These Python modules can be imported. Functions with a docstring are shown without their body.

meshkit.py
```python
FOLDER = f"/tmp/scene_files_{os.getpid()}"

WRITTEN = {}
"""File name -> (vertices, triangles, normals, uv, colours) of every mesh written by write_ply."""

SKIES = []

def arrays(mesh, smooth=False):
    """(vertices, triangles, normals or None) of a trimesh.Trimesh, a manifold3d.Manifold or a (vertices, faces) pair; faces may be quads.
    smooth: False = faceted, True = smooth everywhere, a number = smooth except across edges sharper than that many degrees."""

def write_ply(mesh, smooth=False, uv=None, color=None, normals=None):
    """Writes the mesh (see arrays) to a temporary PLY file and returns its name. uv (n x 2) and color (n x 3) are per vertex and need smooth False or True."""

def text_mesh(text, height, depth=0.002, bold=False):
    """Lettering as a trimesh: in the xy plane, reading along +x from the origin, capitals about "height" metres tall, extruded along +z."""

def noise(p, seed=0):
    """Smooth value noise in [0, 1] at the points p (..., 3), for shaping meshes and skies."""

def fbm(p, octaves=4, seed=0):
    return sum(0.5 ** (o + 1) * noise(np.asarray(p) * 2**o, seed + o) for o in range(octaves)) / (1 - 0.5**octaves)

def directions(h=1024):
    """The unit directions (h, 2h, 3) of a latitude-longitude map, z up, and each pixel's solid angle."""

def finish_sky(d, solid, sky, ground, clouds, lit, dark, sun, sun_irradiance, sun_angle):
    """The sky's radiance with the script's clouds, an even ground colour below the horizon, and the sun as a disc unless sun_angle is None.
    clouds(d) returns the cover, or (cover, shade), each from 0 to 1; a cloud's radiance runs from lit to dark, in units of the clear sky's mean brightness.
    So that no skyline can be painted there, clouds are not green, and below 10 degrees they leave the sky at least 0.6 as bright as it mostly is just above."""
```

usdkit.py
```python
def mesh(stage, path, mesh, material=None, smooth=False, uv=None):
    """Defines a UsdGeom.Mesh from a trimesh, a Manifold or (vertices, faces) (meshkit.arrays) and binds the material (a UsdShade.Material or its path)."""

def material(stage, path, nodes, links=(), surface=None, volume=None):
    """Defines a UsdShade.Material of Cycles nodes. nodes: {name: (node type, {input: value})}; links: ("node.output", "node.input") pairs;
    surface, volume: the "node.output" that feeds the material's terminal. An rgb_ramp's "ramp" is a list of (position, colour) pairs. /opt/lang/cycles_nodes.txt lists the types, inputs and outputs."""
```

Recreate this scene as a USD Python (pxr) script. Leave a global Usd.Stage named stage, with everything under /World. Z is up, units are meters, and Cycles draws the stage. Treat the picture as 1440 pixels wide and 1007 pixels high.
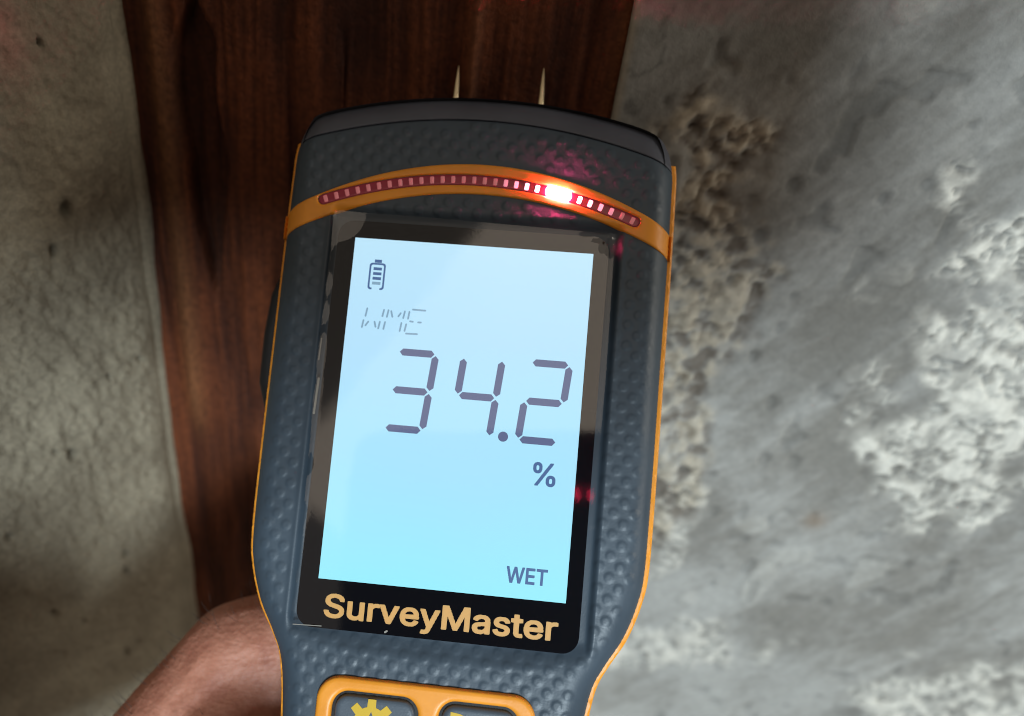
import math, random
import numpy as np, trimesh, manifold3d as m3, shapely, usdkit, meshkit
from pxr import Usd, UsdGeom, UsdLux, UsdShade, Gf, Sdf, Vt
from scipy.spatial import Delaunay, cKDTree
from shapely.geometry import Polygon, LineString, Point, box as sbox
from shapely import affinity
random.seed(7); RNG = np.random.default_rng(7)
stage = Usd.Stage.CreateInMemory()
UsdGeom.SetStageUpAxis(stage, 'Z'); UsdGeom.SetStageMetersPerUnit(stage, 1.0)
UsdGeom.Xform.Define(stage, '/World'); UsdGeom.Scope.Define(stage, '/World/Looks')

# ------------------------------------------------------------------ camera: a phone held 15 cm from the meter, pitched down 35 degrees
EYE = np.array([0.0, 0.0, 1.0])
CW = np.array([[0.98789718, -0.15511016, 0.0], [0.0878166, 0.55930426, -0.82429788], [0.12785698, 0.81432155, 0.56615635]])  # columns: right, up, back

def xform(prim, R, t):
    m = np.eye(4); m[:3, :3] = np.asarray(R).T; m[3, :3] = t
    UsdGeom.Xformable(prim).AddTransformOp().Set(Gf.Matrix4d(*m.ravel().tolist()))

cam = UsdGeom.Camera.Define(stage, '/World/camera')
cam.CreateHorizontalApertureAttr(36.0); cam.CreateFocalLengthAttr(30.0)
cam.CreateClippingRangeAttr(Gf.Vec2f(0.01, 100.0))
cam.CreateFStopAttr(10.0); cam.CreateFocusDistanceAttr(0.153)
cam.CreateExposureAttr(0.0)
xform(cam.GetPrim(), CW, EYE)

# ------------------------------------------------------------------ lights, all out of view: cool doorway light behind the camera, warm panel for the lit ceiling
def rect_light(name, pos, target, w, h, power, color):
    l = UsdLux.RectLight.Define(stage, '/World/' + name)
    l.CreateWidthAttr(w); l.CreateHeightAttr(h); l.CreateIntensityAttr(power); l.CreateColorAttr(Gf.Vec3f(*color))
    z = np.asarray(pos, float) - np.asarray(target, float); z /= np.linalg.norm(z)
    x = np.cross([0, 0, 1.0], z); x /= np.linalg.norm(x); y = np.cross(z, x)
    xform(l.GetPrim(), np.stack([x, y, z], 1), pos)
    return l
rect_light('unseen_doorway_light', (0.32, -1.48, 1.22), (0.05, 0.15, 0.9), 0.40, 0.36, 78.0, (0.78, 0.92, 1.0))  # out of view behind the camera, lights the lower part of the scene
# unseen warm panel for the lit ceiling, turned to shape its reflection in the screen
_n = np.array([-0.0703, 0.1096, 0.9915]); _z = CW @ (_n + [-0.054, 0.108, 0]); _p = EYE + 1.5 * _z; _z = _z / np.linalg.norm(_z)
_x = CW @ np.array([0.632, 0.776, 0]); _x = _x - _z * (_x @ _z); _x /= np.linalg.norm(_x)
lamp = rect_light('unseen_ceiling_light', _p, EYE, 1.05, 0.60, 1.0, (1.0, 0.84, 0.68))
lamp.GetPrim().GetAttribute('xformOp:transform').Set(Gf.Matrix4d(*np.vstack([np.c_[np.stack([_x, np.cross(_z, _x), _z]), np.zeros(3)], np.r_[_p, 1]]).ravel().tolist()))
rect_light('unseen_side_window', (1.2, -0.05, 1.35), (0.0, 0.15, 0.92), 0.5, 0.6, 5.0, (1.0, 0.95, 0.84))  # out of view to the right, placed to light the left wall
dome = UsdLux.DomeLight.Define(stage, '/World/room_glow')
dome.CreateIntensityAttr(0.06); dome.CreateColorAttr(Gf.Vec3f(1.0, 0.86, 0.72))

# ------------------------------------------------------------------ helpers
def tag(p, label=None, cat=None, group=None, kind=None):
    p = p.GetPrim() if hasattr(p, 'GetPrim') else p
    for k, v in (('label', label), ('category', cat), ('group', group), ('kind', kind)):
        if v: p.SetCustomDataByKey(k, v)
    return p

taken = {}
def numbered(path):
    n = taken.get(path, 0); taken[path] = n + 1
    return path if n == 0 else f'{path}_{n:03d}'

def thing(name, label, cat, R=None, t=None):
    x = UsdGeom.Xform.Define(stage, numbered('/World/' + name))
    if R is not None: xform(x.GetPrim(), R, t)
    tag(x, label, cat); return str(x.GetPath())

def part(parent, name, mesh, mat, smooth=35, label=None, col=None):
    path = numbered(parent + '/' + name)
    if isinstance(mesh, (tuple, list)): mesh = (np.asarray(mesh[0], float), np.asarray(mesh[1], int))
    m = usdkit.mesh(stage, path, mesh, mat, smooth=smooth)
    if col is not None:
        UsdGeom.PrimvarsAPI(m).CreatePrimvar('tone', Sdf.ValueTypeNames.Color3fArray, 'vertex').Set(Vt.Vec3fArray.FromNumpy(np.asarray(col, np.float32)))
    if label: tag(m, label)
    return path

def mat(name, nodes, links=(), surface='p.BSDF', **k):
    return usdkit.material(stage, '/World/Looks/' + name, nodes, links, surface=surface, **k)

def plain(name, color, rough=0.5, **kw):
    return mat(name, {'p': ('principled_bsdf', dict(base_color=color, roughness=rough, **kw))})

def sm(a, b, x):
    t = np.clip((np.asarray(x, float) - a) / (b - a), 0, 1); return t * t * (3 - 2 * t)

# ------------------------------------------------------------------ materials
def moulded(name, color, rough, bump=0.25, scale=2500):
    return mat(name, {
        'tc': ('texture_coordinate', {}), 'n': ('noise_texture', dict(scale=scale, detail=3)),
        'n2': ('noise_texture', dict(scale=90, detail=4, roughness=0.6)),
        'r': ('map_range', dict(from_min=0.3, from_max=0.7, to_min=rough - 0.07, to_max=rough + 0.08)),
        'c': ('mix', dict(mix_type='mix', color1=[x * 0.74 for x in color], color2=[min(1, x * 1.28) for x in color])),
        'n3': ('noise_texture', dict(scale=420, detail=8, roughness=0.75)), 'd': ('map_range', dict(from_min=0.60, from_max=0.74, to_min=0.0, to_max=0.30, clamp=True)), 'c2': ('mix', dict(mix_type='mix', color2=[x * 0.6 + 0.10 for x in color])),
        'b': ('bump', dict(strength=bump, distance=0.0001)), 'p': ('principled_bsdf', dict())},
        [('tc.object', 'n.vector'), ('tc.object', 'n2.vector'), ('n2.fac', 'r.value'), ('r.result', 'p.roughness'), ('n2.fac', 'c.fac'), ('tc.object', 'n3.vector'), ('n3.fac', 'd.value'), ('d.result', 'c2.fac'), ('c.color', 'c2.color1'), ('c2.color', 'p.base_color'),
         ('n.fac', 'b.height'), ('b.normal', 'p.normal')])
M_shell = moulded('slate_rubber', (0.042, 0.062, 0.084), 0.47)
M_cap = moulded('slate_cap', (0.072, 0.078, 0.100), 0.5)
M_orange = moulded('orange_rubber', (0.86, 0.30, 0.022), 0.42, 0.12)
M_back = moulded('dark_back', (0.02, 0.02, 0.023), 0.55)
M_bezel = plain('black_glass', (0.006, 0.006, 0.008), 0.06, specular_ior_level=0.6)
M_gap = plain('black_gap', (0.006, 0.006, 0.007), 0.6)
M_key = moulded('key_rubber', (0.070, 0.088, 0.110), 0.40)
M_gold_print = plain('gold_print', (0.64, 0.37, 0.12), 0.5)
M_yellow = plain('yellow_print', (0.62, 0.40, 0.015), 0.5)
M_pin = mat('brass_pin', {'p': ('principled_bsdf', dict(base_color=(1.0, 0.82, 0.52), metallic=1.0, roughness=0.3))})
M_strip = plain('red_light_pipe', (0.16, 0.012, 0.02), 0.25, emission_color=(1, 0.05, 0.12), emission_strength=0.05)  # faint emission stands in for lamp light scattered along the strip
M_led_off = plain('led_window_scatter', (0.62, 0.28, 0.30), 0.3, emission_color=(1.0, 0.16, 0.2), emission_strength=0.16)  # unlit windows; emission stands in for scatter from the lit one
M_near = [plain(f'near_window_scatter_{w}', (0.7, 0.3, 0.34), 0.3, emission_color=(1.0, 0.30, 0.42), emission_strength=e) for w, e in (('one', 14.0), ('two', 4.0), ('three', 1.4), ('four', 0.6))]  # emission rises towards the lit window to imitate its spill
M_led_on = mat('led_lit', {'e': ('emission', dict(color=(1.0, 0.045, 0.15), strength=380.0))}, surface='e.emission')
# the lit liquid crystal panel: backlight brighter and more cyan at its lower edge
M_lcd = mat('backlit_panel', {
    'tc': ('texture_coordinate', {}), 's': ('separate_xyz', {}), 'm': ('map_range', dict(from_min=-0.032, from_max=0.032, to_min=0, to_max=1)),
    'n': ('noise_texture', dict(scale=25, detail=1)), 'ad': ('math', dict(math_type='multiply_add', value2=0.25, value3=-0.12)), 'su': ('math', dict(math_type='add')),
    'r': ('rgb_ramp', {'ramp': [(0.0, (0.32, 0.87, 1.0)), (0.35, (0.40, 0.80, 1.0)), (0.7, (0.47, 0.78, 1.0)), (1.0, (0.53, 0.82, 1.0))]}),
    'p': ('principled_bsdf', dict(base_color=(0.03, 0.04, 0.05), roughness=0.25, emission_strength=1.0))},
    [('tc.object', 's.vector'), ('s.y', 'm.value'), ('tc.object', 'n.vector'), ('n.fac', 'ad.value1'), ('ad.value', 'su.value1'), ('m.result', 'su.value2'), ('su.value', 'r.fac'), ('r.color', 'p.emission_color')])
def ink(name, c): return plain(name, (0.03, 0.03, 0.05), 0.3, emission_color=c, emission_strength=1.0)
M_seg = ink('lcd_segment', (0.10, 0.13, 0.25)); M_thin = ink('lcd_thin_segment', (0.22, 0.38, 0.52)); M_word = ink('lcd_word', (0.06, 0.13, 0.30))
M_scuff = plain('film_scuff', (0.26, 0.24, 0.21), 0.5)
M_film = mat('clear_film', {
    'tc': ('texture_coordinate', {}), 'n': ('noise_texture', dict(scale=60, detail=2)), 'b': ('bump', dict(strength=0.08, distance=0.0006)),
    'f': ('fresnel', dict(IOR=1.5)), 't': ('transparent_bsdf', dict(color=(0.98, 0.98, 0.98))), 'g': ('glossy_bsdf', dict(color=(1, 1, 1), roughness=0.03)), 'm': ('mix_closure', {})},
    [('tc.object', 'n.vector'), ('n.fac', 'b.height'), ('b.normal', 'g.normal'), ('f.fac', 'm.fac'), ('t.BSDF', 'm.closure1'), ('g.BSDF', 'm.closure2')], surface='m.closure')

# ------------------------------------------------------------------ sheet modelling in the meter's own millimetres
def ring_points(ring, step):
    n = max(8, int(ring.length / step)); return np.array([ring.interpolate(k / n, normalized=True).coords[0] for k in range(n)])

def pad(poly, ztop, r=0.3, drop=0.8, step=0.5, prof=1.0, bstep=None):
    """A moulded piece over a 2-D outline: top surface ztop(x, y) with its rim rounded over r, and a wall dropping to drop below the rim."""
    poly = poly.simplify(0.005); bstep = bstep or step
    rings = [ring_points(g, bstep) for g in (poly.exterior, *poly.interiors)]
    b = np.vstack(rings); x0, y0, x1, y1 = poly.bounds
    ins = []
    layers = [d for d in (0.12 * r, 0.3 * r, 0.55 * r, r) if d > 0.01]
    for d in layers:
        q = poly.buffer(-d)
        for g in getattr(q, 'geoms', [q]):
            if not g.is_empty:
                for rg in (g.exterior, *g.interiors): ins.append(ring_points(rg, max(bstep, step * 0.8)))
    gx, gy = np.meshgrid(np.arange(x0, x1 + step, step), np.arange(y0, y1 + step, step * 0.866))
    gx = gx + (np.arange(len(gx)) % 2)[:, None] * step / 2
    g = np.c_[gx.ravel(), gy.ravel()]
    core = poly.buffer(-r - 0.35 * step)
    if not core.is_empty:
        shapely.prepare(core); ins.append(g[shapely.contains_xy(core, g[:, 0], g[:, 1])])
    pts = np.vstack([b] + ins); tri = Delaunay(pts).simplices
    c = pts[tri].mean(1); shapely.prepare(poly); tri = tri[shapely.contains_xy(poly, c[:, 0], c[:, 1])]
    a = pts[tri]; area = (a[:, 1, 0] - a[:, 0, 0]) * (a[:, 2, 1] - a[:, 0, 1]) - (a[:, 1, 1] - a[:, 0, 1]) * (a[:, 2, 0] - a[:, 0, 0])
    tri = tri[np.abs(area) > 1e-7]; area = area[np.abs(area) > 1e-7]; tri[area < 0] = tri[area < 0][:, ::-1]
    d = np.minimum(shapely.distance(poly.boundary, shapely.points(pts)), r)
    round_ = prof * r * (1 - np.sqrt(np.clip(1 - (1 - d / r) ** 2, 0, 1)))
    z = ztop(pts[:, 0], pts[:, 1]) - round_
    if drop is None: return trimesh.Trimesh(np.c_[pts, z] * 0.001, tri, process=False)
    V = [np.c_[pts, z]]; F = [tri]; n = len(pts); at = 0
    for rg in rings:
        k = len(rg); low = np.c_[rg, z[at:at + k] - drop]; V.append(low)
        i = np.arange(k); j = (i + 1) % k
        ccw = ((rg[:, 0] * np.roll(rg[:, 1], -1) - np.roll(rg[:, 0], -1) * rg[:, 1]).sum() > 0)
        hole = at > 0
        q = np.vstack([np.c_[at + i, n + i, n + j], np.c_[at + i, n + j, at + j]])
        if ccw == hole: q = q
        F.append(q if ccw != hole or True else q); n += k; at += k
    v, f = np.vstack(V) * 0.001, np.vstack(F)
    return trimesh.Trimesh(v, f, process=False)

def flat(z): return lambda x, y: np.full(np.shape(x), float(z))
def rrect(x0, y0, x1, y1, r): return sbox(x0 + r, y0 + r, x1 - r, y1 - r).buffer(r, quad_segs=10)
def slab(poly, z0, z1):
    gs = getattr(poly, 'geoms', [poly]); out = []
    for g in gs:
        m = trimesh.creation.extrude_polygon(g, z1 - z0, engine='earcut'); m.apply_translation((0, 0, z0)); out.append(m)
    m = trimesh.util.concatenate(out); m.apply_scale(0.001); return m

def text_poly(text, height, grow=0.0, bold=False):
    m = meshkit.text_mesh(text, height, depth=1.0, bold=bold)
    t = m.triangles[m.face_normals[:, 2] > 0.9][:, :, :2]
    p = shapely.union_all([Polygon(q).buffer(0.002) for q in t])
    return p.buffer(grow)

def fit(p, x0, y0, x1, y1, slant=0.0):
    a, b, c, d = p.bounds
    p = affinity.affine_transform(p, [(x1 - x0) / (c - a), 0, 0, (y1 - y0) / (d - b), x0 - a * (x1 - x0) / (c - a), y0 - b * (y1 - y0) / (d - b)])
    return affinity.affine_transform(p, [1, slant, 0, 1, -slant * y0, 0])

# ------------------------------------------------------------------ the moisture meter
DR = np.array([[0.99396462, -0.06751958, -0.08646066], [-0.0223443, 0.64701747, -0.76214771], [0.10740145, 0.75947976, 0.64160379]])
DT = EYE + np.array([-0.00830776, 0.12234962, -0.09835389])
meter = thing('moisture_meter', 'slate and orange handheld meter with a glowing screen and two metal pins', 'moisture meter', DR, DT)

def smooth_closed(pts, n=400):
    p = np.asarray(pts, float); k = len(p); out = []
    for i in range(k):
        a, b, c, d = p[(i - 1) % k], p[i], p[(i + 1) % k], p[(i + 2) % k]
        for t in np.linspace(0, 1, 12, endpoint=False):
            out.append(0.5 * ((2 * b) + (-a + c) * t + (2 * a - 5 * b + 4 * c - d) * t * t + (-a + 3 * b - 3 * c + d) * t ** 3))
    return Polygon(out).buffer(0.3).buffer(-0.3)
right = [(27.6, -150), (27.8, -100), (28.0, -64), (28.4, -55), (29.6, -47.5), (31.6, -43.2), (34.6, -38), (36.8, -31.5), (37.7, -25), (37.9, -8), (37.9, 12), (37.9, 32), (37.8, 44), (37.6, 50), (36.4, 55.0), (33.5, 58.4)]
top = [(24, 61.2), (12, 63.1), (0, 63.7)]
outline = smooth_closed(right + top + [(-x, y) for x, y in reversed(right + top[:-1])] + [(-18, -158), (18, -158)])
outline = affinity.translate(outline, -0.4, 0)
SEAM = lambda x: 56.4 - 0.0049 * (x + 1) ** 2
B_TOP = lambda x: 47.5 - 0.0080 * (x - 0.5) ** 2
B_BOT = lambda x: 41.7 - 0.0072 * (x - 0.5) ** 2
LED_Y = lambda x: 44.4 - 0.0066 * (x + 0.5) ** 2
inner = outline.buffer(-0.9)
xs = np.linspace(-60, 60, 121)
above = lambda fn, d=0: Polygon([(x, fn(x) + d) for x in xs] + [(60, 200), (-60, 200)])
below = lambda fn, d=0: Polygon([(x, fn(x) + d) for x in xs] + [(60, -300), (-60, -300)])
edge = np.vstack([ring_points(inner.exterior, 0.25)]); etree = cKDTree(edge)

def form(x, y):
    """Front of the housing: flat in the middle, rolling over to the sides and falling back at the head."""
    d = etree.query(np.c_[x, y])[0]
    R = 5.2
    t = np.clip(1 - d / R, 0, 1)
    z = -0.45 - 5.2 * (1 - np.sqrt(np.clip(1 - t ** 2.2 * 0.985, 0, 1)))
    crown = 0.0 * x                                     # cross curvature
    over = np.clip(y - (SEAM(x) - 5), 0, None)
    z = z - 0.0 * crown - 0.016 * over ** 2
    # shallow dish round the screen whose lower rim is an arc
    rim = -40.2 - 4.6 * np.sqrt(np.clip(1 - (x / 30.0) ** 2, 0, 1))
    dish = 1.0 * sm(0.0, 4.2, y - rim) * (1 - sm(26.5, 28.0, np.abs(x))) * (1 - sm(35.5, 38.5, y))
    lip = 0.25 * np.exp(-((np.abs(x) - 27.4) / 0.8) ** 2) * sm(-42, -38, y) * (1 - sm(32, 36, y))
    return z - dish + lip + 0.35 * sm(-38, -46, y)

screen_zone = rrect(-27.6, -41.2, 27.2, 37.0, 2.0)
frame_out = rrect(-20.4, -80, 18.8, -48.2, 4.2)
def bumps(x, y):
    cx, cy = 3.72, 3.80
    u, v = x / cx, y / cy
    best = np.full(np.shape(x), 9.0)
    bx = np.zeros_like(best); by = np.zeros_like(best)
    for ox, oy in ((0, 0), (0.5, 0.5)):
        px, py = (np.round(u - ox) + ox) * cx, (np.round(v - oy) + oy) * cy
        d = np.hypot(x - px, y - py); k = d < best
        best[k] = d[k]; bx[k] = px[k]; by[k] = py[k]
    h = 0.125 * sm(1.10, 0.55, best)
    keep = (etree.query(np.c_[bx, by])[0] > 2.7)
    P = shapely.points(np.c_[bx, by])
    keep &= shapely.distance(screen_zone, P) > 0.5
    keep &= shapely.distance(frame_out, P) > 0.7
    keep &= (by < SEAM(bx) - 1.2) & ((by > B_TOP(bx) + 0.9) | (by < B_BOT(bx) - 0.9))
    return h * keep

front_poly = inner.intersection(below(SEAM, -0.07)).intersection(sbox(-60, -82, 60, 90))
part(meter, 'front_shell', pad(front_poly, lambda x, y: form(x, y) + bumps(x, y), r=0.35, drop=2.4, step=0.28, bstep=0.4), M_shell, smooth=True)
grip_poly = inner.intersection(sbox(-60, -160, 60, -82.2))
part(meter, 'grip_shell', pad(grip_poly, form, r=0.4, drop=2.4, step=1.2), M_shell)
cap_poly = inner.intersection(above(SEAM, 0.07))
part(meter, 'head_cap', pad(cap_poly, form, r=0.3, drop=5.0, step=0.5), M_cap, smooth=40)
part(meter, 'side_rim', pad(outline.intersection(sbox(-60, -150, 60, 51.5)), flat(-5.4), r=0.6, drop=3.6, step=3.0, bstep=0.5), M_orange)
part(meter, 'back_shell', pad(outline.buffer(-2.2), flat(-6.5), r=0.5, drop=2.9, step=3.0, bstep=0.5), M_cap)
bk = pad(outline.buffer(-2.5), lambda x, y: np.full(np.shape(x), 18.8) + 0 * x, r=7.0, drop=9.8, step=2.0, prof=1.0, bstep=0.8)
bv = np.array(bk.vertices); bv[:, 2] *= -1
part(meter, 'back_cover', (bv, np.array(bk.faces)[:, ::-1]), M_back)

# measuring pins, their collars
def lathe(prof, n=24):
    return trimesh.creation.revolve(np.array(prof) * 0.001, sections=n)
for px, tip in ((-8.1, 72.2), (9.5, 72.6)):
    m = lathe([(0, -12), (0.64, -12), (0.64, -7.2), (0.58, -6.4), (0.5, -4.2), (0.28, -1.6), (0.09, -0.15), (0, 0)])
    m.apply_transform(trimesh.transformations.rotation_matrix(-math.pi / 2, (1, 0, 0))); m.apply_translation((px * .001, tip * .001, -0.0118))
    pn = part(meter, 'pin', m, M_pin, smooth=40)
    m = lathe([(0, -2), (1.5, -2), (1.5, 0.1), (1.2, 0.4), (0, 0.4)])
    m.apply_transform(trimesh.transformations.rotation_matrix(-math.pi / 2, (1, 0, 0))); m.apply_translation((px * .001, 0.0627, -0.0118))
    part(pn, 'collar', m, M_gap)

# orange band with its row of light windows
band = inner.buffer(0.35).intersection(below(B_TOP)).intersection(above(B_BOT))
slot = LineString([(x, LED_Y(x)) for x in np.linspace(-29.6, 29.6, 80)])
bandp = part(meter, 'orange_band', pad(band.difference(slot.buffer(1.05)), lambda x, y: form(x, y) + 0.42, r=0.35, drop=1.2, step=0.4), M_orange, smooth=40)
led_strip = part(meter, 'light_strip', pad(slot.buffer(1.0), lambda x, y: form(x, y) + 0.12, r=0.2, drop=0.8, step=0.4), M_strip, smooth=40)
N = 30
for k in range(N):
    x = -29.2 + 58.4 * k / (N - 1); a = math.atan(-0.0132 * (x + 0.5)); near = abs(k - 22)
    if near == 1: continue
    r_ = rrect(-2.5, -1.15, 2.5, 1.15, 1.1) if near == 0 else rrect(-0.42, -0.72, 0.42, 0.72, 0.22)  # lit window enlarged over its neighbours to show the lamp's glare
    r_ = affinity.translate(affinity.rotate(r_, a, origin=(0, 0), use_radians=True), x, LED_Y(x))
    if near == 0: part(led_strip, 'lamp_window', pad(r_, lambda x, y: form(x, y) + 1.5, r=1.05, drop=1.2, step=0.3, bstep=0.2), M_led_on, smooth=True, label='lit red lamp window')
    else: part(led_strip, 'lamp_window', pad(r_, lambda x, y: form(x, y) + 0.22, r=0.15, drop=0.4, step=0.4, bstep=0.1), M_near[near - 2] if near <= 5 else M_led_off)

# screen: black glass, lit panel, liquid crystal characters, brand print, protective film
bezel = part(meter, 'screen_glass', slab(rrect(-25.9, -40.4, 25.3, 35.0, 3.0), -1.8, 0.0), M_bezel, smooth=False)
lcd = part(meter, 'display', slab(sbox(-22.5, -31.7, 22.5, 31.7), -0.01, 0.03), M_lcd, smooth=False)
def glyph(name, p, m, z=0.05): return part(lcd, name, slab(p, 0.0, z), m, smooth=False)
def seg(a, b, w):
    a, b = np.array(a), np.array(b); d = (b - a) / np.linalg.norm(b - a); n = np.array([-d[1], d[0]]); h = w / 2
    return Polygon([a, a + d * h * .9 + n * h, b - d * h * .9 + n * h, b, b - d * h * .9 - n * h, a + d * h * .9 - n * h])
SL = 0.085
def digit(cx, cy, on, W=7.1, H=14.2, w=1.32):
    g = 0.28
    P = lambda u, v: (cx + u * W / 2 + SL * v * H / 2, cy + v * H / 2)
    dx, dy = g / (W / 2), g / (H / 2)
    S = dict(a=((-1 + dx, 1), (1 - dx, 1)), d=((-1 + dx, -1), (1 - dx, -1)), g=((-1 + dx, 0), (1 - dx, 0)), b=((1, 1 - dy), (1, dy)), c=((1, -dy), (1, -1 + dy)), f=((-1, 1 - dy), (-1, dy)), e=((-1, -dy), (-1, -1 + dy)))
    for s in on: glyph('digit_segment', seg(P(*S[s][0]), P(*S[s][1]), w), M_seg)
digit(-9.15, 3.60, 'abgcd'); digit(3.25, 3.55, 'fgbc'); digit(15.65, 3.55, 'abged')
glyph('decimal_point', Point(8.75, -3.3).buffer(0.92), M_seg)
for x0, y0, x1, y1 in [(-18.75, 18.56, -19.01, 16.71), (-19.24, 16.27, -19.48, 14.55), (-18.23, 16.04, -18.91, 14.96), (-17.2, 16.12, -16.82, 14.81), (-16.11, 16.2, -16.36, 14.55), (-15.55, 18.5, -15.81, 16.9), (-15.13, 16.22, -15.38, 14.5), (-14.7, 18.5, -14.95, 16.84), (-14.25, 18.35, -13.83, 16.93), (-12.27, 18.08, -12.85, 17.12), (-11.59, 18.5, -11.84, 16.84), (-12.03, 16.28, -12.26, 14.38), (-10.34, 18.77, -7.6, 18.74), (-10.73, 18.5, -10.92, 16.78), (-10.66, 16.56, -9.74, 16.45), (-9.13, 16.44, -8.22, 16.45), (-11.1, 16.1, -11.36, 14.45), (-11.2, 14.16, -8.72, 14.23)]:
    glyph('letter_segment', seg((x0, y0), (x1, y1), 0.34), M_thin)
glyph('percent_sign', fit(text_poly('%', 4.4, 0.12), 14.7, -11.6, 18.9, -7.3), M_word)
glyph('word_wet', fit(text_poly('WET', 3.0, 0.11), 11.5, -29.1, 18.9, -26.2), M_word)
body = rrect(-19.2, 22.0, -16.1, 27.1, 0.55)
glyph('battery_outline', body.difference(rrect(-18.85, 22.35, -16.45, 26.75, 0.35)).difference(sbox(-18.4, 21, -16.9, 22.36)), M_word)
glyph('battery_cap', sbox(-18.3, 27.15, -16.95, 27.75), M_word)
for k in range(4): glyph('battery_bar', sbox(-18.4, 22.95 + 0.92 * k, -16.8, 23.5 + 0.92 * k), M_word if k else M_thin)
part(bezel, 'brand_lettering', slab(fit(text_poly('SurveyMaster', 4.1, 0.04, True), -20.9, -39.55, 21.5, -34.1), 0.0, 0.03), M_gold_print, smooth=False)

# the film that was never peeled off, its corners lifting
fp = Polygon([(-26.9, 36.5), (-14, 36.6), (26.2, 35.7), (26.5, 10), (26.1, -40.0), (-2, -40.5), (-26.9, -40.6), (-26.5, -25.3), (-26.9, -5), (-27.2, 0.7), (-26.9, 4), (-27.3, 8), (-27.2, 18.2)])
def film_z(x, y):
    lift = 0.85 * np.exp(-((x - 25.0) / 0.85) ** 2) * sm(30.5, 34.2, y) + 0.5 * np.exp(-((y - 34.9) / 0.7) ** 2) * sm(19, 23.5, x) + 0.8 * sm(7, 0, np.hypot(x + 27.1, y - 36.5)) + 0.15 * sm(1.2, 0, x + 27.1) * (meshkit.noise(np.c_[x * 0 + 1, y * 0.35, y * 0], 3))
    return 0.10 + lift + 0.03 * meshkit.noise(np.c_[x * 0.12, y * 0.12, x * 0], 5)
part(meter, 'protective_film', pad(fp, film_z, r=0.3, drop=None, step=0.7, prof=0.0), M_film, smooth=True)

for x0, y0, x1, y1, w_ in ((-26.2, -40.2, -21.0, -40.0, 0.07), (-9.3, -39.9, -9.0, -39.7, 0.17), (-26.7, -2.0, -26.5, 4.5, 0.2), (-26.9, 8, -26.8, 12, 0.12)):
    part(meter, 'edge_scuff', slab(LineString([(x0, y0), (x1, y1)]).buffer(w_), 0.14, 0.2), M_scuff, smooth=False)

# keys in their orange frame
holes = [rrect(-17.5, -66, -1.9, -50.6, 3.0), rrect(1.7, -66, 16.0, -50.4, 3.0)]
kf = frame_out.intersection(sbox(-60, -76, 60, 0))
for h in holes: kf = kf.difference(h)
kz = lambda x, y: form(x, y) + 1.0
part(meter, 'key_frame', pad(kf, kz, r=0.75, drop=1.4, step=0.45, prof=0.9), M_orange, smooth=40)
for h in holes: part(meter, 'key_well', pad(h.buffer(0.3), lambda x, y: form(x, y) + 0.16, r=0.1, drop=0.3, step=2.0, bstep=0.8), M_gap)
keys = [part(meter, 'key', pad(h.buffer(-0.55), lambda x, y: form(x, y) + 0.95, r=0.8, drop=1.0, step=0.5), M_key, smooth=40) for h in holes]
def gear(cx, cy, r0, r1, n=8):
    p = Point(cx, cy).buffer(r0)
    for k in range(n):
        a = math.pi / 2 + 2 * math.pi * k / n
        t = Polygon([(-0.95, 0), (0.95, 0), (0.72, r1), (-0.72, r1)])
        p = p.union(affinity.translate(affinity.rotate(t, a - math.pi / 2, origin=(0, 0), use_radians=True), cx, cy))
    return p
z_key = float(form(np.array([-10.0]), np.array([-56.0]))[0]) + 0.95
g = gear(-10.2, -56.0, 3.2, 4.5)
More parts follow.
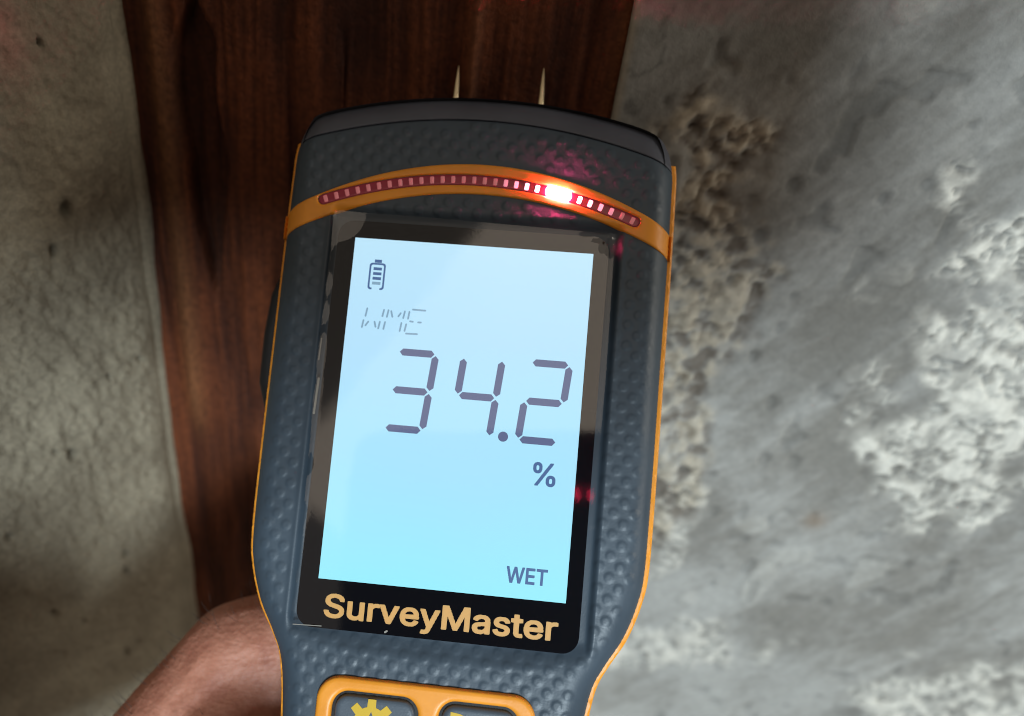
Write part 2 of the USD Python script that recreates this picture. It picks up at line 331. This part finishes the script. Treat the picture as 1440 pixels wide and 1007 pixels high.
tri = Polygon([(-11.9, -57.4), (-8.5, -57.4), (-10.2, -53.6)]); tri_in = Polygon([(-11.0, -56.8), (-9.4, -56.8), (-10.2, -54.9)])
part(keys[0], 'gear_symbol', slab(g.difference(tri.difference(tri_in)), z_key - 0.02, z_key + 0.04), M_yellow, smooth=False)
flag = Polygon([(3.9, -52.1), (5.6, -52.3), (9.9, -54.0), (12.4, -55.6), (8.2, -57.2), (4.6, -58.9), (3.9, -58.9)])
part(keys[1], 'arrow_symbol', slab(flag, z_key - 0.02, z_key + 0.04), M_yellow, smooth=False)

# black strap loop behind the left side
def sweep(pts, r, n=12):
    pts = np.asarray(pts, float); hull = None
    ms = [m3.Manifold.batch_hull([m3.Manifold.sphere(r, 20).translate(tuple(a)), m3.Manifold.sphere(r, 20).translate(tuple(b))]) for a, b in zip(pts[:-1], pts[1:])]
    m = m3.Manifold.batch_boolean(ms, m3.OpType.Add).to_mesh()
    return trimesh.Trimesh(m.vert_properties[:, :3] * 0.001, m.tri_verts)
part(meter, 'strap_loop', sweep([(-34, 27, -16), (-40.5, 25.5, -17), (-42.2, 22, -18), (-42.8, 14, -18), (-42.6, 4, -18), (-40.5, -1, -17), (-34, -4, -16)], 1.9), M_gap)

# ------------------------------------------------------------------ the background: rough block on the left, timber post, plastered wall on the right
def grid_faces(nu, nv):
    i, j = np.meshgrid(np.arange(nv - 1), np.arange(nu - 1), indexing='ij'); a = i * nu + j
    return np.vstack([np.c_[a.ravel(), (a + 1).ravel(), (a + nu + 1).ravel()], np.c_[a.ravel(), (a + nu + 1).ravel(), (a + nu).ravel()]])

def rgbmix(a, b, t): return np.asarray(a)[None] * (1 - t[:, None]) + np.asarray(b)[None] * t[:, None]

def toned(name, rough, bump, scale, fine=(0.8, 1.2), spec=0.5):
    return mat(name, {
        'a': ('attribute', dict(attribute='tone')), 'tc': ('geometry', {}), 'n': ('noise_texture', dict(scale=scale, detail=6, roughness=0.65)),
        'm': ('map_range', dict(from_min=0.3, from_max=0.7, to_min=fine[0], to_max=fine[1])), 'x': ('mix', dict(mix_type='multiply', fac=1.0)),
        'b': ('bump', dict(strength=bump, distance=0.0006)), 'p': ('principled_bsdf', dict(roughness=rough, specular_ior_level=spec))},
        [('tc.position', 'n.vector'), ('n.fac', 'm.value'), ('a.color', 'x.color1'), ('m.result', 'x.color2'), ('x.color', 'p.base_color'), ('n.fac', 'b.height'), ('b.normal', 'p.normal')])

ZT, ZB = 1.16, 0.55
# timber post
PY = 0.1784
xs_ = np.arange(-0.094, 0.01395, 0.00045); zs_ = np.arange(ZB, ZT, 0.0014)
X, Z = [a.ravel() for a in np.meshgrid(xs_, zs_)]
zr = Z - 1.0
wv = 0.004 * (meshkit.fbm(np.c_[X * 25, zr * 18, X * 0], 3, 10) - 0.5)
grain = meshkit.fbm(np.c_[(X + wv) * 210, zr * 11, X * 0], 5, 11); grain2 = meshkit.fbm(np.c_[(X + wv) * 1300, zr * 40, X * 0], 3, 12)
worn = meshkit.fbm(np.c_[X * 60, zr * 30, X * 0], 4, 13)
wob = 0.003 * (meshkit.noise(np.c_[X * 0, zr * 14, X * 0 + 3], 2) - 0.5)
def streak(x0, w, z0, z1): return np.exp(-((X - x0 - wob) / w) ** 2) * sm(z0 - 0.012, z0 + 0.012, zr) * (1 - sm(z1 - 0.008, z1 + 0.008, zr))
cx = -0.0758 + wob * 1.2 + 0.0015 * (meshkit.noise(np.c_[X * 0, zr * 60, X * 0], 4) - 0.5)
cw = 0.0042 * sm(-0.128, -0.088, zr) * (0.75 + 0.5 * meshkit.noise(np.c_[X * 0, zr * 50, X * 0 + 5], 6)) * (1 - 0.75 * sm(-0.056, -0.047, zr)) + 0.0001
tear = (1 - sm(0.75, 1.1, np.abs(X - cx) / cw)) * sm(-0.122, -0.108, zr)
cf = np.abs(meshkit.fbm(np.c_[(X + wv) * 95, zr * 5.5, X * 0 + 7], 4, 14) - 0.5); crackl = (1 - sm(0.004, 0.022, cf)) * sm(0.42, 0.62, meshkit.fbm(np.c_[X * 40, zr * 14, X * 0], 3, 15))
ridge = streak(-0.0838, 0.0024, -0.16, 0.2)
split2 = streak(-0.0205, 0.0010, -0.2, 0.2); split3 = streak(0.0062, 0.0012, -0.2, 0.2); split4 = streak(-0.0555, 0.0008, -0.3, -0.02)
dep = 0.0016 * (grain - 0.5) + 0.0005 * (grain2 - 0.5) + 0.0024 * (worn - 0.5) - 0.0042 * tear + 0.0016 * ridge - 0.0012 * split2 - 0.001 * split3 - 0.0007 * split4
dep += 0.0012 * np.exp(-((X + 0.0172) / 0.0014) ** 2)
rr = 0.003
dep = dep - 0.0014 * crackl
ed = np.minimum(X + 0.094, 0.0137 - X); dep -= rr * (1 - np.sqrt(np.clip(1 - np.clip(1 - ed / rr, 0, 1) ** 2, 0, 1)))
Yp = PY - dep
col = rgbmix((0.036, 0.0095, 0.0045), (0.135, 0.036, 0.012), sm(0.32, 0.68, 0.3 * grain + 0.25 * grain2 + 0.45 * worn))
col = col * (1 - 0.6 * tear - 0.6 * crackl * (1 - tear))[:, None]; col = col * (1 - ridge[:, None] * 0.7) + np.array((0.17, 0.07, 0.028)) * ridge[:, None] * 0.7
pale = np.exp(-((X + 0.0172) / 0.0010) ** 2) * 0.5; col = col * (1 - pale[:, None]) + np.array((0.22, 0.085, 0.04)) * pale[:, None]
fr = sm(0.0090, 0.0125, X) * 0.6; col = col * (1 - fr[:, None]) + np.array((0.22, 0.075, 0.028)) * fr[:, None]
V = np.c_[X, Yp, Z]; F = grid_faces(len(xs_), len(zs_))
back = trimesh.creation.box((0.1073, 0.07, ZT - ZB)); back.apply_translation((-0.04015, PY + 0.0400, (ZT + ZB) / 2))
M_timber = toned('old_timber', 0.68, 0.9, 700, (0.6, 1.3), 0.2)
post = thing('timber_post', 'dark reddish brown old timber post with a torn split, behind the pins', 'timber')
part(post, 'weathered_face', (V, F), M_timber, smooth=True, col=col)
part(post, 'core', back, plain('timber_side', (0.07, 0.025, 0.012), 0.8), smooth=False)

# left block
u_ = np.concatenate([np.arange(-0.010, 0.0, 0.0010), np.arange(0, 0.11, 0.00055)]); z2 = np.arange(ZB, ZT, 0.0008)
U, Z = [a.ravel() for a in np.meshgrid(u_, z2)]
zr = Z - 1.0
ang = math.radians(52); dirv = np.array([-math.cos(ang), -math.sin(ang)])
ex = -0.0893 + 0.0016 * (meshkit.fbm(np.c_[zr * 18, zr * 0, zr * 0], 3, 21) - 0.5) + 0.0003 * (meshkit.noise(np.c_[zr * 160, zr * 0, zr * 0], 22) - 0.5); ey = 0.1745
rad = 0.010
t = np.clip(U + 0.0, -1, 1)
bx = ex + np.where(U > 0, dirv[0] * U, 0); by = ey + np.where(U > 0, dirv[1] * U, -U * 1.0)
curve = rad * 0.32 * np.exp(-np.abs(U) / 0.004)
nx, ny = math.sin(ang), -math.cos(ang)
nx2 = np.where(U > 0, nx, 0.85); ny2 = np.where(U > 0, ny, -0.5)
hgt = 0.0018 * (meshkit.fbm(np.c_[U * 60, zr * 60, U * 0], 3, 31) - 0.5) + 0.0017 * (meshkit.fbm(np.c_[U * 420, zr * 330, U * 0], 4, 32) - 0.5) + 0.0007 * (meshkit.noise(np.c_[U * 900, zr * 700, U * 0], 33) - 0.5)
pit = np.zeros_like(U); prng = np.random.default_rng(5)
tree2 = cKDTree(np.c_[U, zr])
for k in range(90):
    pu, pz, pr = prng.uniform(0.002, 0.09), prng.uniform(-0.4, 0.1), 0.0005 + 0.0009 * prng.random() ** 4
    if k == 0: pu, pz, pr = 0.0170, -0.0905, 0.0016
    i = np.array(tree2.query_ball_point((pu, pz), pr * 4), int)
    if len(i): pit[i] = np.maximum(pit[i], np.exp(-(((U[i] - pu) / (pr * 0.8)) ** 2 + ((zr[i] - pz) / (pr * 1.5)) ** 2)))
h = hgt * sm(-0.001, 0.006, U) - 0.0022 * pit - curve * 1.0
Xb, Yb = bx + nx2 * h, by + ny2 * h
tone = meshkit.fbm(np.c_[U * 120, zr * 90, U * 0], 4, 41)
col = rgbmix((0.20, 0.170, 0.122), (0.25, 0.216, 0.156), sm(0.3, 0.72, tone)) * (1 - 0.6 * pit[:, None])
pink = np.exp(-(((U - 0.0225) / 0.0035) ** 2 + ((zr + 0.053) / 0.007) ** 2)) * (0.4 + 0.6 * meshkit.noise(np.c_[U * 300, zr * 300, U * 0], 43))
col = col * (1 - 0.6 * pink[:, None]) + np.array((0.45, 0.16, 0.14)) * 0.6 * pink[:, None]
M_block = toned('rough_block', 0.9, 0.8, 900, (0.78, 1.22), 0.2)
F = grid_faces(len(u_), len(z2))[:, ::-1]
block = thing('block_wall', 'rough pitted grey brown block wall left of the timber post', 'wall')
part(block, 'rough_face', (np.c_[Xb, Yb, Z], F), M_block, smooth=True, col=col)

# right plaster wall
xr_ = np.arange(0.0128, 0.27, 0.00075); z3 = np.arange(ZB, ZT, 0.00085)
X, Z = [a.ravel() for a in np.meshgrid(xr_, z3)]
zr = Z - 1.0
big = meshkit.fbm(np.c_[X * 14, zr * 14, X * 0], 3, 51) - 0.5
c45, s45 = math.cos(0.9), math.sin(0.9); ua, va = X * c45 + zr * s45, -X * s45 + zr * c45
trowel = meshkit.fbm(np.c_[ua * 22, va * 120, X * 0], 4, 52) - 0.5
mid = meshkit.fbm(np.c_[X * 150, zr * 150, X * 0], 3, 53) - 0.5
warp = (meshkit.fbm(np.c_[X * 70, zr * 70, X * 0], 4, 54) - 0.5)
def blob(cx, cz, rx, rz, rot=0.0):
    c, s = math.cos(rot), math.sin(rot); a, b = X - cx, zr - cz
    return 1 - np.hypot((a * c + b * s) / rx, (-a * s + b * c) / rz)
def region(v, k=1.9): return sm(-0.20, 0.30, v + k * warp)
crumb = np.maximum(region(blob(0.035, -0.100, 0.016, 0.038)), 0.9 * region(blob(0.045, -0.155, 0.010, 0.030)))
region_ = region; region = lambda v: sm(-0.14, 0.20, v + 1.9 * warp)
crust = np.maximum.reduce([region(blob(0.122, -0.094, 0.033, 0.045, 0.5)), region(blob(0.114, -0.126, 0.023, 0.028)), region(blob(0.165, -0.235, 0.034, 0.028)), 0.8 * region(blob(0.062, -0.222, 0.026, 0.011, 0.25)), 0.7 * region(blob(0.052, -0.17, 0.007, 0.02))])
worm = np.abs(meshkit.fbm(np.c_[X * 190, zr * 270, X * 0], 4, 55) - 0.5); worms = 1 - sm(0.0, 0.075, worm)
lump = meshkit.fbm(np.c_[X * 300, zr * 270, X * 0], 4, 56)
fine = meshkit.fbm(np.c_[ua * 240, va * 700, X * 0], 4, 59)
pits = sm(0.74, 0.82, meshkit.noise(np.c_[X * 260, zr * 230, X * 0], 62)) * sm(0.45, 0.6, meshkit.noise(np.c_[X * 40, zr * 40, X * 0], 63))
crk = np.abs(meshkit.fbm(np.c_[X * 26, zr * 20, X * 0], 4, 64) - 0.5); cracks = (1 - sm(0.0, 0.006, crk)) * sm(0.5, 0.62, meshkit.noise(np.c_[X * 22, zr * 22, X * 0], 65))
spk = sm(0.70, 0.78, meshkit.noise(np.c_[X * 110, zr * 110, X * 0], 57)) * sm(0.4, 0.6, meshkit.noise(np.c_[X * 30, zr * 30, X * 0], 58))
hgt = 0.007 * big + 0.0009 * trowel + 0.0005 * mid + crust * (0.0005 + 0.0017 * (lump - 0.4) - 0.0017 * worms) + crumb * (0.0030 * (lump - 0.55) - 0.0012 * worms) + 0.00025 * (fine - 0.5) - 0.0007 * pits + 0.0006 * spk
lipd = X - 0.0128
hgt -= 0.0022 * (1 - np.sqrt(np.clip(1 - np.clip(1 - lipd / 0.0022, 0, 1) ** 2, 0, 1)))
hgt *= 0.35 + 0.65 * sm(0.0, 0.02, lipd)
Yr = 0.1768 - hgt
patch = meshkit.fbm(np.c_[X * 30, zr * 30, X * 0], 4, 61)
stain = meshkit.fbm(np.c_[ua * 40, va * 90, X * 0], 5, 66)
col = rgbmix((0.180, 0.170, 0.150), (0.318, 0.312, 0.290), sm(0.28, 0.74, 0.55 * patch + 0.45 * stain + 0.4 * trowel + 0.25 * (fine - 0.5)))
lower_tone = sm(-0.04, -0.17, zr + 0.35 * (X - 0.05) + 0.05 * (patch - 0.5))
col = col * (0.78 + 0.32 * lower_tone)[:, None]  # plaster tone darker near the top, paler lower down
col = col * (1 - 0.35 * cracks - 0.2 * pits)[:, None]
white = np.array((0.57, 0.545, 0.48)); k = crust * (0.40 + 0.60 * sm(0.35, 0.6, lump)) * (1 - 0.9 * worms)
col = col * (1 - k[:, None]) + white * k[:, None]
k = crumb * sm(0.40, 0.62, lump) * 0.8; col = col * (1 - k[:, None]) + np.array((0.42, 0.36, 0.27)) * k[:, None]
k = np.clip(crumb * (worms * 0.7 + sm(0.5, 0.36, lump)), 0, 1) * 0.75; col = col * (1 - k[:, None]) + np.array((0.10, 0.072, 0.048)) * k[:, None]
k = crust * worms * 0.6; col = col * (1 - k[:, None]) + np.array((0.16, 0.15, 0.135)) * k[:, None]
k = 0.15 * spk; col = col * (1 - k[:, None]) + white * k[:, None]
rust = 0.5 * np.exp(-(((X - 0.089) / 0.003) ** 2 + ((zr + 0.158) / 0.003) ** 2)); col = col * (1 - rust[:, None]) + np.array((0.2, 0.12, 0.06)) * rust[:, None]
k = 0.6 * sm(0.0022, 0.0, lipd); col = col * (1 - k[:, None]) + np.array((0.52, 0.44, 0.33)) * k[:, None]  # pale line painted along the plaster edge where it catches light
M_plaster = toned('grey_plaster', 0.72, 0.45, 500, (0.86, 1.12), 0.4)
F = grid_faces(len(xr_), len(z3))
i = np.arange(len(z3)) * len(xr_)
V = np.c_[X, Yr, Z]; n0 = len(V)
V = np.vstack([V, V[i] + [0, 0.012, 0]]); k_ = np.arange(len(z3) - 1)
F = np.vstack([F, np.c_[i[:-1], i[1:], n0 + k_ + 1], np.c_[i[:-1], n0 + k_ + 1, n0 + k_]])
col = np.vstack([col, col[i]])
wall = thing('plaster_wall', 'damp grey plaster wall with crumbling white salt crust right of the post', 'wall')
part(wall, 'plaster_face', (V, F), M_plaster, smooth=True, col=col)

# ------------------------------------------------------------------ the hand that holds the meter
def bone(a, ra, b, rb):
    return m3.Manifold.batch_hull([m3.Manifold.sphere(ra, 28).translate(tuple(map(float, a))), m3.Manifold.sphere(rb, 28).translate(tuple(map(float, b)))])
def chain(pts): return [bone(pts[k][0], pts[k][1], pts[k + 1][0], pts[k + 1][1]) for k in range(len(pts) - 1)]
wrist = (-84, -112, -36)
H = []
H += chain([((-120, -150, 200), 34), ((-104, -132, 60), 29), ((-92, -120, -12), 24), (wrist, 22)])                            # forearm, out of view, aimed with the sleeve to shade the left wall
mcp = [(-20, -50, -36), (-14, -76, -38), (-12, -95, -38), (-14, -113, -36)]
for k, q in enumerate(mcp): H += chain([(wrist, 19 - k), (q, (12.5, 12, 11.5, 10.5)[k])])
H.append(m3.Manifold.batch_hull([m3.Manifold.sphere(11, 24).translate(q) for q in mcp] + [m3.Manifold.sphere(17, 24).translate(wrist)]))
H.append(m3.Manifold.batch_hull([m3.Manifold.sphere(12.5, 24).translate((-47, -56, -32)), m3.Manifold.sphere(12.5, 24).translate((-22, -47, -36)), m3.Manifold.sphere(18, 24).translate((-72, -98, -34))]))
for k, q in enumerate(mcp):                                                                                     # four fingers round the back to the front
    y = q[1] - (22, 14, 9, 8)[k]; L = (0.96, 1.05, 1.0, 0.85)[k]
    H += chain([(q, 10.5), ((q[0] + 47 * L, y, -31), 9.0), ((40 - (1 - L) * 20, y - 2, -9), 8.2), ((30 - (1 - L) * 20, y - 3, 7), 7.4)])
H += chain([((-74, -104, -30), 17), ((-47, -88, -14), 13.0), ((-30, -84, 8), 10.5), ((-8, -88, 11.5), 9.0)])  # thumb across the keys below the frame
H.append(m3.Manifold.batch_hull([m3.Manifold.sphere(13, 24).translate(q) for q in ((-47, -86, -16), (-42, -62, -34), (-66, -96, -32))]))
hand = m3.Manifold.batch_boolean(H, m3.OpType.Add).refine_to_length(2.2)
hm = hand.to_mesh(); hm = trimesh.Trimesh(hm.vert_properties[:, :3], hm.tri_verts, process=True)
trimesh.smoothing.filter_taubin(hm, iterations=26)
hv = np.array(hm.vertices)
hn = np.array(hm.vertex_normals)
hv = hv + hn * (0.5 * (meshkit.fbm(hv * 0.16, 3, 71) - 0.5) + 0.22 * (meshkit.noise(hv * 0.7, 72) - 0.5))[:, None]
M_skin = mat('skin', {
    'tc': ('texture_coordinate', {}), 'n': ('noise_texture', dict(scale=110, detail=8, roughness=0.68)), 'mp': ('mapping', dict(scale=(500, 1700, 900), rotation=(0, 0, 0.9))), 'w': ('noise_texture', dict(scale=1, detail=3)), 'b3': ('bump', dict(strength=0.3, distance=0.0004)), 'v': ('voronoi_texture', dict(scale=900)),
    'c': ('rgb_ramp', {'ramp': [(0.32, (0.38, 0.135, 0.085)), (0.5, (0.52, 0.215, 0.14)), (0.68, (0.62, 0.29, 0.21))]}),
    'b': ('bump', dict(strength=0.35, distance=0.0003)), 'b2': ('bump', dict(strength=0.3, distance=0.0006)),
    'p': ('principled_bsdf', dict(roughness=0.56, subsurface_weight=0.15, subsurface_scale=0.002, subsurface_radius=(1.0, 0.35, 0.2)))},
    [('tc.object', 'n.vector'), ('tc.object', 'v.vector'), ('n.fac', 'c.fac'), ('c.color', 'p.base_color'), ('v.distance', 'b.height'), ('n.fac', 'b2.height'), ('b.normal', 'b2.normal'), ('b2.normal', 'b3.normal'), ('tc.object', 'mp.vector'), ('mp.vector', 'w.vector'), ('w.fac', 'b3.height'), ('b3.normal', 'p.normal')])
person = thing('person', 'bare hand of a person gripping the meter from behind at lower left', 'person', DR, DT)
part(person, 'hand', (hv * 0.001, np.array(hm.faces)), M_skin, smooth=True)
sl = m3.Manifold.batch_boolean([bone((-99, -128, 40), 43, (-106, -136, 110), 48), bone((-106, -136, 110), 48, (-122, -152, 215), 54)], m3.OpType.Add).refine_to_length(5).to_mesh()
sv = np.array(sl.vert_properties[:, :3]); sn = trimesh.Trimesh(sv, sl.tri_verts, process=False).vertex_normals
sv = sv + sn * (5 * (meshkit.fbm(np.c_[sv[:, 0] * 0.03, sv[:, 1] * 0.03, sv[:, 2] * 0.07], 3, 75) - 0.5))[:, None]
part(person, 'unseen_sleeve', (sv * 0.001, np.array(sl.tri_verts)), plain('dark_cloth', (0.03, 0.032, 0.04), 0.9), smooth=True)  # out of view, placed to shade the lower left wall
# fine hairs on the back of the hand
hrng = np.random.default_rng(3); P, C = [], 0
sel = np.where((hn[:, 0] < -0.05) & (hv[:, 0] < -38) & (hv[:, 0] > -95) & (hv[:, 1] > -105) & (hn[:, 2] < 0.75))[0]
for i in hrng.choice(sel, 280):
    d = hn[i] * 0.55 + np.array([-0.35, 0.35, 0.25]) + hrng.normal(0, 0.22, 3); d /= np.linalg.norm(d); L = hrng.uniform(2.0, 5.0); bend = np.array([0.25, 0.5, 0]) * L * 0.3
    for t in (0, 0.35, 0.7, 1.0): P.append((hv[i] - hn[i] * 0.1 + d * L * t + bend * t * t) * 0.001)
    C += 1
hc = UsdGeom.BasisCurves.Define(stage, person + '/hair')
hc.CreateTypeAttr('linear'); hc.CreateCurveVertexCountsAttr(Vt.IntArray([4] * C)); hc.CreatePointsAttr(Vt.Vec3fArray.FromNumpy(np.array(P, np.float32)))
hc.CreateWidthsAttr(Vt.FloatArray.FromNumpy(np.tile([9e-5, 8e-5, 6e-5, 2e-5], C).astype(np.float32))); hc.SetWidthsInterpolation('vertex')
UsdShade.MaterialBindingAPI.Apply(hc.GetPrim()).Bind(plain('hair', (0.03, 0.018, 0.012), 0.5))
tag(hc.GetPrim(), kind='stuff')

# ------------------------------------------------------------------ the phone that takes the picture, out of view; mirrored in the screen, sized to shade the upper half
phone = thing('phone', 'black phone out of view, mirrored dark in the lower half of the screen', 'phone', CW, EYE)
pb = rrect(-84, -84, 98, 8.0, 12)
pm = slab(pb, 1.0, 9.5)
part(phone, 'body', pm, plain('phone_black', (0.01, 0.01, 0.012), 0.35), smooth=False)
M_dot = mat('red_glint', {'e': ('emission', dict(color=(1.0, 0.03, 0.10), strength=7.0))}, surface='e.emission')
for cx_ in (1.6, 7.0): part(phone, 'added_red_glow', slab(affinity.scale(Point(cx_, -14.5).buffer(1.0), 1.0, 1.9), 0.8, 1.0), M_dot, smooth=False)  # glowing discs added so their reflections give red glints on the bezel
